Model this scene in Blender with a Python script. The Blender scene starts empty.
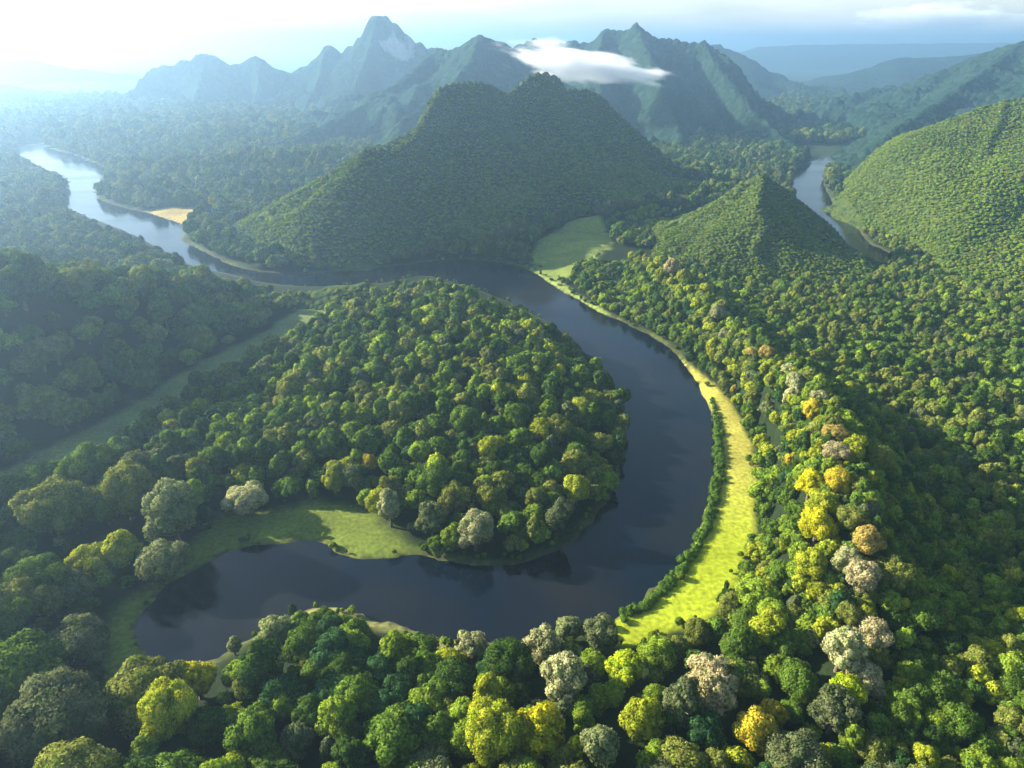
import bpy, bmesh, math, random
import numpy as np
from mathutils import Vector, Matrix

random.seed(7)
RNG = np.random.default_rng(11)
scene = bpy.context.scene
COL = scene.collection
rad = math.radians

# ------------------------------------------------------------------ camera
F_PX, CX, CY = 682.7, 512.0, 384.0
CAM_H = 150.0
PITCH = math.atan((384 - 43) / F_PX)
cp, sp = math.cos(PITCH), math.sin(PITCH)
cam_data = bpy.data.cameras.new('camera')
cam_data.sensor_width = 36.0
cam_data.lens = 36.0 * F_PX / 1024.0
cam_data.clip_start = 1.0
cam_data.clip_end = 60000.0
cam = bpy.data.objects.new('camera', cam_data)
COL.objects.link(cam)
cam.location = (0, 0, CAM_H)
cam.rotation_euler = (math.pi / 2 - PITCH, 0, 0)
scene.camera = cam


def ray(px, py):
    u, v = (px - CX) / F_PX, (CY - py) / F_PX
    return np.array([u, cp + v * sp, -sp + v * cp])


def G(px, py, z=0.0):
    """ground point under a sight line, at height z"""
    d = ray(px, py)
    t = (z - CAM_H) / d[2]
    return (d[0] * t, d[1] * t)


def P(px, py, Y):
    """point of a sight line at distance Y: (x, y, z)"""
    d = ray(px, py)
    t = Y / d[1]
    return (d[0] * t, Y, CAM_H + d[2] * t)


def project(x, y, z):
    dz = z - CAM_H
    depth = y * cp - dz * sp
    up = y * sp + dz * cp
    depth = np.maximum(depth, 1e-3)
    return CX + F_PX * x / depth, CY - F_PX * up / depth, depth


# ------------------------------------------------------------------ noise
def _hash(ix, iy, seed):
    h = (ix.astype(np.int64) * 374761393 + iy.astype(np.int64) * 668265263 + seed * 974711) & 0xFFFFFFFF
    h = ((h ^ (h >> 13)) * 1274126177) & 0xFFFFFFFF
    h = (h ^ (h >> 16)) & 0xFFFFFF
    return h / float(0xFFFFFF)


def vnoise(x, y, seed=0):
    xi, yi = np.floor(x), np.floor(y)
    fx, fy = x - xi, y - yi
    fx = fx * fx * fx * (fx * (fx * 6 - 15) + 10)
    fy = fy * fy * fy * (fy * (fy * 6 - 15) + 10)
    a, b = _hash(xi, yi, seed), _hash(xi + 1, yi, seed)
    c, d = _hash(xi, yi + 1, seed), _hash(xi + 1, yi + 1, seed)
    return (a + (b - a) * fx) * (1 - fy) + (c + (d - c) * fx) * fy


def fbm(x, y, seed=0, octaves=4):
    """about -1 .. 1"""
    x, y = np.asarray(x, float), np.asarray(y, float)
    s, a, tot = 0.0, 1.0, 0.0
    for o in range(octaves):
        s = s + a * (vnoise(x * 2 ** o + 17.3 * o, y * 2 ** o - 9.1 * o, seed + o) * 2 - 1)
        tot += a
        a *= 0.5
    return s / tot * 1.6


def sstep(x, a, b):
    t = np.clip((x - a) / (b - a), 0, 1)
    return t * t * (3 - 2 * t)


# ------------------------------------------------------------------ outlines
def catmull(pts, n=4, closed=True):
    pts = np.array(pts, float)
    out, N = [], len(pts)
    for i in range(N if closed else N - 1):
        if closed:
            p0, p1, p2, p3 = (pts[(i + k - 1) % N] for k in range(4))
        else:
            p0, p1, p2, p3 = pts[max(i - 1, 0)], pts[i], pts[i + 1], pts[min(i + 2, N - 1)]
        for k in range(n):
            t = k / n
            out.append(0.5 * (2 * p1 + (p2 - p0) * t + (2 * p0 - 5 * p1 + 4 * p2 - p3) * t * t + (3 * p1 - p0 - 3 * p2 + p3) * t ** 3))
    if not closed:
        out.append(pts[-1])
    return np.array(out)


def gpoly(px, z=0.0, smooth=4):
    w = [G(a, b, z) for a, b in px]
    return catmull(w, smooth) if smooth else np.array(w)


def inside(poly, x, y):
    r = np.zeros(x.shape, bool)
    n = len(poly)
    for i in range(n):
        x1, y1 = poly[i]
        x2, y2 = poly[(i + 1) % n]
        if y1 == y2:
            continue
        c = (y1 > y) != (y2 > y)
        r ^= c & (x < (x2 - x1) * (y - y1) / (y2 - y1) + x1)
    return r


def seg_dist(pts, x, y, closed=False):
    best = np.full(x.shape, 1e9)
    n = len(pts)
    for i in range(n if closed else n - 1):
        ax, ay = pts[i][:2]
        bx, by = pts[(i + 1) % n][:2]
        dx, dy = bx - ax, by - ay
        L = dx * dx + dy * dy
        if L < 1e-9:
            continue
        t = np.clip(((x - ax) * dx + (y - ay) * dy) / L, 0, 1)
        best = np.minimum(best, (x - ax - t * dx) ** 2 + (y - ay - t * dy) ** 2)
    return np.sqrt(best)


LAKE = gpoly([(420, 263), (445, 260), (480, 260), (510, 264), (532, 272), (560, 290), (600, 312), (640, 330), (672, 352), (698, 385),
              (713, 420), (715, 452), (711, 490), (699, 530), (674, 570), (645, 598), (612, 620), (560, 634), (500, 643), (440, 638),
              (400, 627), (360, 614), (330, 609), (300, 614), (268, 629), (235, 646), (200, 664), (165, 670), (147, 663), (139, 642),
              (142, 618), (160, 592), (190, 572), (215, 558), (245, 546), (290, 542), (320, 543), (340, 553), (365, 558), (400, 557),
              (425, 556), (445, 561), (475, 565), (510, 565), (540, 557), (575, 539), (600, 511), (617, 480), (625, 440), (621, 402),
              (605, 372), (580, 347), (550, 324), (510, 302), (470, 287), (440, 279), (420, 276), (380, 283), (335, 286), (300, 286),
              (262, 282), (235, 275), (212, 271), (185, 262), (155, 246), (120, 229), (80, 213), (62, 201), (67, 190), (69, 179),
              (45, 168), (25, 158), (14, 149), (22, 140), (46, 138.5), (42, 146), (75, 156), (98, 165), (107, 173), (93, 186), (98, 199),
              (120, 207), (150, 214), (178, 223), (187, 231), (182, 240), (205, 252), (230, 264), (262, 272), (300, 274), (340, 271), (385, 267)])
RIVER = gpoly([(862, 150), (829, 164), (823, 178), (827, 192), (840, 212), (858, 228), (868, 242), (890, 254), (880, 262), (850, 246), (828, 232),
               (812, 215), (798, 200), (792, 182), (802, 166), (830, 156)])
MEADOW = gpoly([(95, 690), (98, 640), (125, 600), (165, 570), (195, 545), (215, 522), (260, 507), (320, 502), (375, 512), (405, 535), (440, 562),
                (420, 575), (330, 560), (290, 560), (200, 590), (165, 620), (160, 690), (120, 705)], 2)
VALLEY = gpoly([(348, 284), (340, 302), (306, 331), (245, 366), (176, 404), (99, 458), (0, 503), (-90, 545), (-90, 505), (0, 468), (70, 436),
                (140, 398), (200, 362), (255, 335), (300, 306), (322, 288)], 2)
LIME = gpoly([(598, 648), (640, 642), (672, 632), (712, 612), (740, 572), (754, 522), (756, 472), (746, 430), (722, 390), (692, 364), (650, 336),
              (605, 309), (570, 287), (545, 268), (528, 268), (560, 296), (640, 336), (690, 376), (712, 430), (705, 500), (660, 585), (610, 618)], 2)
SLOPE_MEADOW = gpoly([(536, 270), (532, 250), (545, 236), (575, 222), (600, 226), (614, 244), (600, 256), (570, 274)], 4)
FAR_FIELD = gpoly([(140, 209), (165, 207), (215, 209), (205, 218), (185, 224), (160, 217)], 4)
NEAR_BANK = gpoly([(268, 634), (300, 617), (335, 612), (370, 620), (430, 640), (500, 650), (500, 640), (430, 630), (370, 610), (330, 600), (290, 608)], 2)


def water_sd(x, y):
    """distance to the shore, negative over water"""
    x, y = np.asarray(x, float), np.asarray(y, float)
    shp = x.shape
    x, y = x.ravel(), y.ravel()
    out = np.full(x.shape, 400.0)
    m = (y > 60) & (y < 1300) & (x > -1000) & (x < 700)
    if m.any():
        xx, yy = x[m], y[m]
        r = np.full(xx.shape, 400.0)
        for poly in (LAKE, RIVER):
            d = seg_dist(poly, xx, yy, True)
            d = np.where(inside(poly, xx, yy), -d, d)
            r = np.minimum(r, d)
        # eroded, uneven banks
        r = r + (1.1 * fbm(xx / 11, yy / 11, 501, 3) + 0.6 * fbm(xx / 3.5, yy / 3.5, 502, 2)) * np.exp(-(r / 12) ** 2)
        out[m] = np.minimum(r, 400)
    return out.reshape(shp)


# ------------------------------------------------------------------ relief
def ridge_h(ridges, x, y, steep, base, L, wobble=0.0, wl=60.0, seed=0, dist=False):
    """height of a hill given by its crest lines (3D polylines)"""
    best = np.full(x.shape, -1e4)
    near = np.full(x.shape, 1e4)
    wob = 1.0 + wobble * fbm(x / wl, y / wl, seed, 4) if wobble else 1.0
    for pts in ridges:
        for i in range(len(pts) - 1):
            ax, ay, az = pts[i]
            bx, by, bz = pts[i + 1]
            dx, dy = bx - ax, by - ay
            q = dx * dx + dy * dy + 1e-9
            t = np.clip(((x - ax) * dx + (y - ay) * dy) / q, 0, 1)
            d = np.sqrt((x - ax - t * dx) ** 2 + (y - ay - t * dy) ** 2) * wob
            near = np.minimum(near, d)
            h = az + (bz - az) * t - (base * d + (steep - base) * L * (1 - np.exp(-d / L)))
            k = 0.035 * max(20.0, L)
            # smooth maximum so that crests merge without a knife edge
            df = np.abs(best - h)
            best = np.maximum(best, h) + np.maximum(k - df, 0) ** 2 / (4 * k)
    return (best, near) if dist else best


def gz(px, py, z):
    a = G(px, py, z)
    return (a[0], a[1], z)


RIDGE = [[gz(632, 258, 10), gz(665, 272, 17), gz(705, 297, 25), gz(745, 328, 30), gz(785, 365, 34), gz(815, 405, 35), gz(838, 450, 35),
          gz(852, 500, 33), gz(858, 545, 29), gz(852, 600, 22), gz(840, 680, 15), gz(830, 790, 11)]]
LEFT_HILL = [[gz(-60, 268, 58), gz(0, 277, 54), gz(70, 284, 44), gz(140, 289, 30), gz(215, 294, 15), gz(290, 296, 4)]]
OFF_LEFT = [[(-520, 470, 60), (-430, 400, 66), (-350, 320, 68), (-295, 240, 62), (-262, 170, 58), (-245, 90, 56), (-240, 0, 54)]]  # hill out of view, added to cast shade over the left wood and hill
LOW_HILL = [[P(120, 178, 860), P(190, 168, 880), P(260, 160, 900), P(330, 158, 900)]]
SHADE_HILL = [[gz(600, 214, 14), gz(650, 205, 18), gz(700, 196, 22), gz(740, 190, 24)]]

CENTRAL = [[P(452, 80, 690), P(437, 86, 682), P(430, 96, 676), P(424, 112, 668), P(414, 128, 655), P(400, 137, 625), P(384, 145, 580), P(365, 148, 545), P(330, 174, 560),
            P(290, 200, 580), P(250, 221, 585), P(222, 239, 590)],
           [P(440, 87, 675), P(428, 108, 650), P(415, 132, 610), P(393, 150, 565), P(365, 148, 545)],
           [P(452, 80, 690), P(470, 79, 700), P(490, 82, 710), P(508, 91, 725), P(520, 81, 740), P(530, 72, 745), P(545, 70, 750), P(558, 75, 755), P(566, 87, 765),
            P(585, 87, 775), P(600, 93, 790), P(620, 113, 805), P(645, 135, 830), P(670, 158, 850), P(700, 181, 880), P(720, 193, 900)]]
CENTRAL_FAN = [[P(365, 149, 545), P(330, 175, 570), P(290, 201, 585), P(250, 222, 585), P(222, 240, 588)],
               [P(365, 149, 545), P(362, 175, 530), P(360, 205, 515), P(358, 245, 500)],
               [P(365, 149, 545), P(348, 176, 540), P(325, 208, 528), P(305, 248, 508)],
               [P(365, 149, 545), P(338, 178, 555), P(300, 212, 550), P(262, 250, 532)]]
PYRAMID = [[P(762, 171, 545), P(788, 190, 535), P(830, 222, 512), P(880, 254, 485), P(930, 288, 450)],
           [P(762, 171, 545), P(742, 181, 545), P(715, 200, 555), P(680, 216, 565), P(640, 236, 570)],
           [P(762, 171, 545), P(761, 186, 518), P(757, 203, 502), P(763, 224, 488), P(754, 246, 474), P(758, 266, 462)]]
RIGHT_HILL = [[P(1180, 110, 560), P(1100, 96, 600), P(1040, 97, 635), P(1008, 99, 650), P(985, 106, 655), P(950, 131, 665), P(905, 166, 690), P(872, 190, 715),
               P(840, 203, 740)],
              [P(1008, 99, 650), P(985, 150, 590), P(990, 200, 530), P(1010, 260, 470)],
              [P(1100, 96, 600), P(1090, 180, 500), P(1110, 260, 430)]]
FAR_LEFT = [[P(15, 150, 1750), P(60, 132, 1740), P(100, 112, 1730), P(128, 92, 1720), P(143, 78, 1715), P(152, 67, 1712), P(163, 61, 1710), P(172, 62, 1710), P(186, 58, 1705),
             P(196, 54, 1702), P(206, 52, 1700), P(218, 57, 1700), P(230, 64, 1700), P(240, 63, 1700), P(247, 57, 1700), P(255, 55, 1700), P(264, 59, 1700), P(272, 66, 1700),
             P(284, 70, 1700), P(300, 67, 1695), P(310, 62, 1690), P(318, 54, 1690), P(324, 45, 1690), P(328, 43, 1690), P(334, 47, 1688), P(342, 50, 1685), P(352, 43, 1680),
             P(360, 36, 1675), P(366, 24, 1672), P(371, 14, 1670), P(376, 12, 1668), P(386, 15, 1665), P(394, 21, 1660), P(404, 30, 1655), P(414, 39, 1650), P(432, 47, 1640), P(450, 52, 1640)],
            [P(376, 14, 1668), P(370, 45, 1580), P(352, 88, 1420), P(320, 122, 1280)],
            [P(325, 46, 1690), P(318, 80, 1560), P(300, 115, 1400)],
            [P(256, 56, 1700), P(258, 85, 1580), P(250, 118, 1420)],
            [P(206, 54, 1700), P(198, 85, 1570), P(185, 122, 1400)],
            [P(150, 68, 1710), P(110, 110, 1550), P(80, 135, 1400)]]
FAR_MID = [[P(436, 47, 1400), P(450, 49, 1380), P(462, 44, 1370), P(472, 37, 1365), P(480, 34, 1360), P(490, 37, 1360), P(505, 42, 1360), P(520, 50, 1360), P(540, 64, 1360),
            P(565, 85, 1350), P(600, 120, 1330)],
           [P(436, 47, 1400), P(415, 68, 1340), P(390, 88, 1280), P(350, 112, 1200), P(300, 134, 1110), P(245, 150, 1040)],
           [P(480, 34, 1360), P(470, 60, 1260), P(450, 85, 1180), P(400, 120, 1060)]]
FAR_CENTRE = [[P(500, 52, 1650), P(522, 42, 1640), P(534, 38, 1630), P(548, 42, 1620), P(560, 43, 1610), P(572, 39, 1600), P(584, 42, 1590), P(597, 38, 1570), P(604, 28, 1555),
               P(618, 30, 1540), P(628, 29, 1530), P(636, 21, 1520), P(644, 29, 1510), P(655, 36, 1500), P(666, 38, 1490), P(677, 37, 1480), P(690, 41, 1470), P(705, 40, 1460),
               P(716, 48, 1440), P(728, 56, 1410), P(742, 68, 1380), P(752, 84, 1350), P(764, 96, 1310), P(790, 112, 1260), P(825, 130, 1200), P(860, 142, 1150), P(890, 150, 1120)],
              [P(636, 22, 1520), P(648, 48, 1400), P(662, 88, 1250), P(680, 130, 1120), P(700, 168, 1000)],
              [P(705, 41, 1460), P(725, 72, 1340), P(758, 112, 1200), P(800, 150, 1060)],
              [P(604, 29, 1555), P(598, 58, 1400), P(602, 100, 1250), P(622, 150, 1060)],
              [P(655, 37, 1500), P(690, 80, 1340), P(730, 130, 1150)]]
FAR_SPUR = [[P(690, 46, 1950), P(718, 43, 1950), P(735, 50, 1930), P(748, 68, 1900), P(770, 73, 1850), P(800, 82, 1780), P(830, 92, 1720), P(855, 108, 1640), P(868, 118, 1600)]]
FAR_RIGHT = [[P(1120, 25, 1300), P(1060, 33, 1380), P(1024, 40, 1430), P(1000, 47, 1470), P(975, 56, 1520), P(950, 66, 1580), P(925, 77, 1660), P(900, 90, 1750), P(880, 102, 1850)],
             [P(1024, 40, 1430), P(985, 70, 1300), P(940, 100, 1160), P(900, 125, 1040), P(880, 140, 980)],
             [P(1120, 25, 1300), P(1060, 80, 1080), P(1000, 105, 950), P(950, 125, 880)]]
FAR_HAZY = [[P(-150, 78, 3200), P(-60, 76, 3200), P(0, 62, 3200), P(20, 58, 3200), P(50, 66, 3200), P(90, 72, 3150), P(130, 82, 3100)],
            [P(-120, 90, 2300), P(0, 84, 2300), P(40, 92, 2300), P(90, 104, 2250), P(120, 116, 2200)]]
PLATEAU = [[P(760, 46, 5200), P(800, 44, 5200), P(860, 43, 5200), P(930, 42.5, 5200), P(1000, 42, 5200), P(1150, 42, 5200)],
           [P(880, 62, 2600), P(900, 58, 2600), P(950, 56, 2600), P(1010, 52, 2600), P(1100, 50, 2600)]]

def further(crests, k):
    # the same skyline k times as far off and k times as big
    return [[(x * k, y * k, CAM_H + (z - CAM_H) * k) for x, y, z in c] for c in crests]


FAR_LEFT, FAR_CENTRE, FAR_SPUR, FAR_RIGHT = further(FAR_LEFT, 1.15), further(FAR_CENTRE, 1.0), further(FAR_SPUR, 1.2), further(FAR_RIGHT, 1.0)

MOUNTAINS = [  # name, crests, steep, base, L, wobble, wavelength, rough, cell, margin
    ('forested_mountain', CENTRAL, 2.3, 0.13, 44, 0.14, 90, 2.0, 3.2, 300),
    ('pyramid_hill', PYRAMID, 1.35, 0.22, 32, 0.22, 45, 1.6, 2.2, 150),
    ('round_hill', RIGHT_HILL, 0.66, 0.42, 50, 0.20, 90, 1.5, 3.4, 260),
    ('distant_mountain', FAR_LEFT, 2.4, 0.32, 50, 0.22, 100, 6.0, 7.0, 650),
    ('distant_mountain', FAR_MID, 1.0, 0.42, 60, 0.24, 60, 5.0, 6.0, 500),
    ('distant_mountain', FAR_CENTRE, 1.5, 0.30, 70, 0.22, 90, 5.0, 6.5, 560),
    ('distant_mountain', FAR_SPUR, 0.9, 0.35, 60, 0.25, 120, 8.0, 12.0, 700),
    ('distant_mountain', FAR_RIGHT, 0.7, 0.36, 60, 0.25, 70, 6.0, 7.0, 520),
    ('distant_mountain', FAR_HAZY, 0.35, 0.16, 120, 0.25, 300, 10.0, 22.0, 1000),
    ('distant_plateau', PLATEAU, 0.5, 0.18, 120, 0.25, 300, 6.0, 30.0, 1200),
]


def mountain_h(k, x, y):
    nm, cr, s1, s2, L, wob, wl, rough, cell, mg = MOUNTAINS[k]
    h, d = ridge_h(cr, x, y, s1, s2, L, wob, wl, 40 + 13 * k, True)
    if k == 0:
        # the sunny shoulder falls off steeply towards the inner bowl
        xs_ = np.where(y < 545, -113 + (545 - y) * 0.16, -113 + (y - 545) * 0.36)
        h = np.maximum(h, ridge_h(CENTRAL_FAN, x, y, 0.62, 0.5, 20, 0.10, 60, 401) - 1.0 * np.maximum(x - xs_, 0))
    h = h + rough * (1 - 0.8 * np.exp(-d / (4 * rough))) * fbm(x / (wl * 0.45), y / (wl * 0.45), 90 + k, 4)
    if k >= 3:
        h = h + rough * 0.45 * fbm(x / (wl * 0.16), y / (wl * 0.16), 190 + k, 4)
    if k < 3:
        h = h - 45 * (1 - sstep(water_sd(x, y), -5, 45))
        m = np.hypot(x - SLOPE_MEADOW[:, 0].mean(), y - SLOPE_MEADOW[:, 1].mean()) < 160
        if m.any():
            d = seg_dist(SLOPE_MEADOW, x[m], y[m], True)
            d = np.where(inside(SLOPE_MEADOW, x[m], y[m]), -d, d)
            h[m] = h[m] - 45 * (1 - sstep(d, 0, 40))
    return h


def base_h(x, y, sd=None):
    x, y = np.asarray(x, float), np.asarray(y, float)
    if sd is None:
        sd = water_sd(x, y)
    g = np.where(sd < 0, np.maximum(-3.0, sd * 0.45), 1.5 * (1 - np.exp(-np.maximum(sd, 0) / 3.0)))
    rise = sstep(sd, 2, 40)
    z = 3.0 + 2.0 * fbm(x / 70, y / 70, 3, 3) + 2.5 * sstep(y, 600, 2500) * (1 + fbm(x / 400, y / 400, 5, 3))
    pen = 9.0 * np.exp(-(((x + 20) / 95) ** 2 + ((y - 330) / 105) ** 2))
    near = 8.0 * sstep(175 - y, 0, 60)
    hill = np.zeros_like(x)
    hill = np.maximum(hill, ridge_h(RIDGE, x, y, 0.85, 0.62, 25, 0.15, 40, 21))
    hill = np.maximum(hill, ridge_h(LEFT_HILL, x, y, 0.6, 0.36, 40, 0.15, 60, 22))
    hill = np.maximum(hill, ridge_h(OFF_LEFT, x, y, 1.2, 0.62, 60, 0.15, 80, 23))
    hill = np.maximum(hill, ridge_h(LOW_HILL, x, y, 0.06, 0.16, 60, 0.2, 120, 24))
    hill = np.maximum(hill, ridge_h(SHADE_HILL, x, y, 0.4, 0.3, 40, 0.1, 60, 25))
    z = np.maximum(z + pen + near, hill + 1.5 * fbm(x / 40, y / 40, 9, 3))
    flat = 1.0 - sstep(inside_soft(x, y), 0, 1)
    z = 1.6 + (z - 1.6) * flat
    return np.where(sd < 0, g, g + rise * np.maximum(z - 1.5, 0))


def inside_soft(x, y):
    """1 on open meadows, 0 elsewhere"""
    r = np.zeros(x.shape)
    for p in (MEADOW, LIME, VALLEY):
        m = (x > p[:, 0].min() - 56) & (x < p[:, 0].max() + 56) & (y > p[:, 1].min() - 56) & (y < p[:, 1].max() + 56)
        if m.any():
            d = seg_dist(p, x[m], y[m], True)
            d = np.where(inside(p, x[m], y[m]), -d, d)
            r[m] = np.maximum(r[m], 1 - sstep(d, 0, 55 if p is VALLEY else 12))
    return r


def total_h(x, y):
    z = base_h(x, y)
    src = np.full(x.shape, -1)
    for k, mt in enumerate(MOUNTAINS[:8]):
        pts = np.array([p for r in mt[1] for p in r])
        lo, hi = pts.min(0) - mt[9], pts.max(0) + mt[9]
        m = (x > lo[0]) & (x < hi[0]) & (y > lo[1]) & (y < hi[1])
        if m.any():
            h = mountain_h(k, x[m], y[m])
            up = h > z[m]
            idx = np.flatnonzero(m)[up]
            z[idx] = h[up]
            src[idx] = k
    return z, src


# ------------------------------------------------------------------ mesh building
def grid_mesh(name, xs, ys, Z, keep=None, attrs=None):
    nx, ny = len(xs), len(ys)
    X, Y = np.meshgrid(xs, ys)
    co = np.stack([X, Y, Z], -1).reshape(-1, 3)
    i = np.arange((ny - 1) * (nx - 1))
    r, c = i // (nx - 1), i % (nx - 1)
    a = r * nx + c
    quads = np.stack([a, a + 1, a + nx + 1, a + nx], -1)
    if keep is not None:
        k = keep.reshape(-1)
        quads = quads[k[quads].any(1)]
        used = np.unique(quads)
        remap = np.full(len(co), -1)
        remap[used] = np.arange(len(used))
        quads = remap[quads]
        co = co[used]
        if attrs:
            attrs = {n: v.reshape(-1, v.shape[-1])[used] for n, v in attrs.items()}
    me = bpy.data.meshes.new(name)
    me.vertices.add(len(co))
    me.vertices.foreach_set('co', co.astype(np.float32).ravel())
    me.loops.add(quads.size)
    me.loops.foreach_set('vertex_index', quads.astype(np.int32).ravel())
    me.polygons.add(len(quads))
    me.polygons.foreach_set('loop_start', (np.arange(len(quads)) * 4).astype(np.int32))
    me.polygons.foreach_set('loop_total', np.full(len(quads), 4, np.int32))
    me.polygons.foreach_set('use_smooth', np.ones(len(quads), bool))
    if attrs:
        for n, v in attrs.items():
            at = me.attributes.new(n, 'FLOAT_COLOR', 'POINT')
            v = v.reshape(-1, v.shape[-1])
            at.data.foreach_set('color', np.hstack([v, np.ones((len(v), 1))]).astype(np.float32).ravel())
    me.update()
    me.validate()
    return me


def raw_mesh(name, co, faces, smooth=True):
    me = bpy.data.meshes.new(name)
    me.from_pydata([tuple(map(float, c)) for c in co], [], faces)
    if smooth:
        me.polygons.foreach_set('use_smooth', np.ones(len(me.polygons), bool))
    me.update()
    return me


def link(name, me, mat=None, parent=None):
    o = bpy.data.objects.new(name, me)
    COL.objects.link(o)
    if mat and me:
        if not me.materials:
            me.materials.append(mat)
    if parent:
        o.parent = parent
    return o


def tag(o, label=None, cat=None, group=None, kind=None):
    for k, v in (('label', label), ('category', cat), ('group', group), ('kind', kind)):
        if v:
            o[k] = v
    return o


# ------------------------------------------------------------------ materials
def new_mat(name):
    m = bpy.data.materials.new(name)
    m.use_nodes = True
    nt = m.node_tree
    nt.nodes.clear()
    return m, nt, nt.nodes.new, nt.links.new


def leaf_material(name, fallback):
    m, nt, N, Lk = new_mat(name)
    out = N('ShaderNodeOutputMaterial')
    at = N('ShaderNodeAttribute'); at.attribute_type = 'INSTANCER'; at.attribute_name = 'tint'
    geo = N('ShaderNodeNewGeometry')
    mr = N('ShaderNodeMapRange'); mr.inputs[3].default_value = 0.62; mr.inputs[4].default_value = 1.4
    Lk(geo.outputs['Random Per Island'], mr.inputs[0])
    tc = N('ShaderNodeTexCoord')
    nz = N('ShaderNodeTexNoise'); nz.inputs['Scale'].default_value = 2.2; nz.inputs['Detail'].default_value = 3
    Lk(tc.outputs['Object'], nz.inputs['Vector'])
    mr2 = N('ShaderNodeMapRange'); mr2.inputs[1].default_value = 0.3; mr2.inputs[2].default_value = 0.7
    mr2.inputs[3].default_value = 0.72; mr2.inputs[4].default_value = 1.3
    Lk(nz.outputs[0], mr2.inputs[0])
    mu = N('ShaderNodeMath'); mu.operation = 'MULTIPLY'
    Lk(mr.outputs[0], mu.inputs[0]); Lk(mr2.outputs[0], mu.inputs[1])
    # some sprays of a crown are greener and duller than the rest
    gm = N('ShaderNodeMix'); gm.data_type = 'RGBA'; gm.blend_type = 'MULTIPLY'
    nz2 = N('ShaderNodeTexNoise'); nz2.inputs['Scale'].default_value = 3.4; nz2.inputs['Detail'].default_value = 2
    oi = N('ShaderNodeObjectInfo')
    ofs = N('ShaderNodeVectorMath'); ofs.operation = 'ADD'
    Lk(tc.outputs['Object'], ofs.inputs[0]); Lk(oi.outputs['Random'], ofs.inputs[1])
    Lk(ofs.outputs[0], nz2.inputs['Vector'])
    g2 = N('ShaderNodeMapRange'); g2.inputs[1].default_value = 0.48; g2.inputs[2].default_value = 0.64
    Lk(nz2.outputs[0], g2.inputs[0]); Lk(g2.outputs[0], gm.inputs['Factor'])
    Lk(at.outputs['Color'], gm.inputs[6]); gm.inputs[7].default_value = (0.55, 0.72, 0.50, 1)
    vm = N('ShaderNodeVectorMath'); vm.operation = 'SCALE'
    Lk(gm.outputs[2], vm.inputs[0]); Lk(mu.outputs[0], vm.inputs['Scale'])
    df = N('ShaderNodeBsdfDiffuse'); tr = N('ShaderNodeBsdfTranslucent')
    hs = N('ShaderNodeHueSaturation'); hs.inputs['Saturation'].default_value = 1.1; hs.inputs['Value'].default_value = 1.2
    Lk(vm.outputs[0], hs.inputs['Color'])
    Lk(vm.outputs[0], df.inputs['Color']); Lk(hs.outputs[0], tr.inputs['Color'])
    mx = N('ShaderNodeMixShader'); mx.inputs[0].default_value = 0.28
    Lk(df.outputs[0], mx.inputs[1]); Lk(tr.outputs[0], mx.inputs[2])
    Lk(mx.outputs[0], out.inputs['Surface'])
    return m


def bark_material():
    m, nt, N, Lk = new_mat('bark')
    out = N('ShaderNodeOutputMaterial')
    b = N('ShaderNodeBsdfPrincipled'); b.inputs['Roughness'].default_value = 0.9
    nz = N('ShaderNodeTexNoise'); nz.inputs['Scale'].default_value = 9
    cr = N('ShaderNodeValToRGB')
    cr.color_ramp.elements[0].color = (0.05, 0.035, 0.022, 1); cr.color_ramp.elements[1].color = (0.19, 0.15, 0.11, 1)
    tc = N('ShaderNodeTexCoord')
    Lk(tc.outputs['Object'], nz.inputs['Vector'])
    Lk(nz.outputs[0], cr.inputs[0]); Lk(cr.outputs[0], b.inputs['Base Color']); Lk(b.outputs[0], out.inputs['Surface'])
    return m


def ground_material():
    m, nt, N, Lk = new_mat('ground')
    out = N('ShaderNodeOutputMaterial')
    b = N('ShaderNodeBsdfPrincipled'); b.inputs['Roughness'].default_value = 0.95
    b.inputs['Specular IOR Level'].default_value = 0.1
    at = N('ShaderNodeAttribute'); at.attribute_name = 'cover'
    geo = N('ShaderNodeNewGeometry')
    n1 = N('ShaderNodeTexNoise'); n1.inputs['Scale'].default_value = 0.05; n1.inputs['Detail'].default_value = 6; n1.inputs['Roughness'].default_value = 0.65
    n2 = N('ShaderNodeTexNoise'); n2.inputs['Scale'].default_value = 0.7; n2.inputs['Detail'].default_value = 5
    Lk(geo.outputs['Position'], n1.inputs['Vector']); Lk(geo.outputs['Position'], n2.inputs['Vector'])
    m1 = N('ShaderNodeMapRange'); m1.inputs[1].default_value = 0.3; m1.inputs[2].default_value = 0.7; m1.inputs[3].default_value = 0.7; m1.inputs[4].default_value = 1.3
    m2 = N('ShaderNodeMapRange'); m2.inputs[1].default_value = 0.25; m2.inputs[2].default_value = 0.75; m2.inputs[3].default_value = 0.55; m2.inputs[4].default_value = 1.4
    Lk(n1.outputs[0], m1.inputs[0]); Lk(n2.outputs[0], m2.inputs[0])
    mu = N('ShaderNodeMath'); mu.operation = 'MULTIPLY'
    Lk(m1.outputs[0], mu.inputs[0]); Lk(m2.outputs[0], mu.inputs[1])
    vm = N('ShaderNodeVectorMath'); vm.operation = 'SCALE'
    Lk(at.outputs['Vector'], vm.inputs[0]); Lk(mu.outputs[0], vm.inputs['Scale'])
    Lk(vm.outputs[0], b.inputs['Base Color'])
    bp = N('ShaderNodeBump'); bp.inputs['Strength'].default_value = 0.35; bp.inputs['Distance'].default_value = 0.4
    Lk(n2.outputs[0], bp.inputs['Height']); Lk(bp.outputs[0], b.inputs['Normal'])
    Lk(b.outputs[0], out.inputs['Surface'])
    return m


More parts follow.
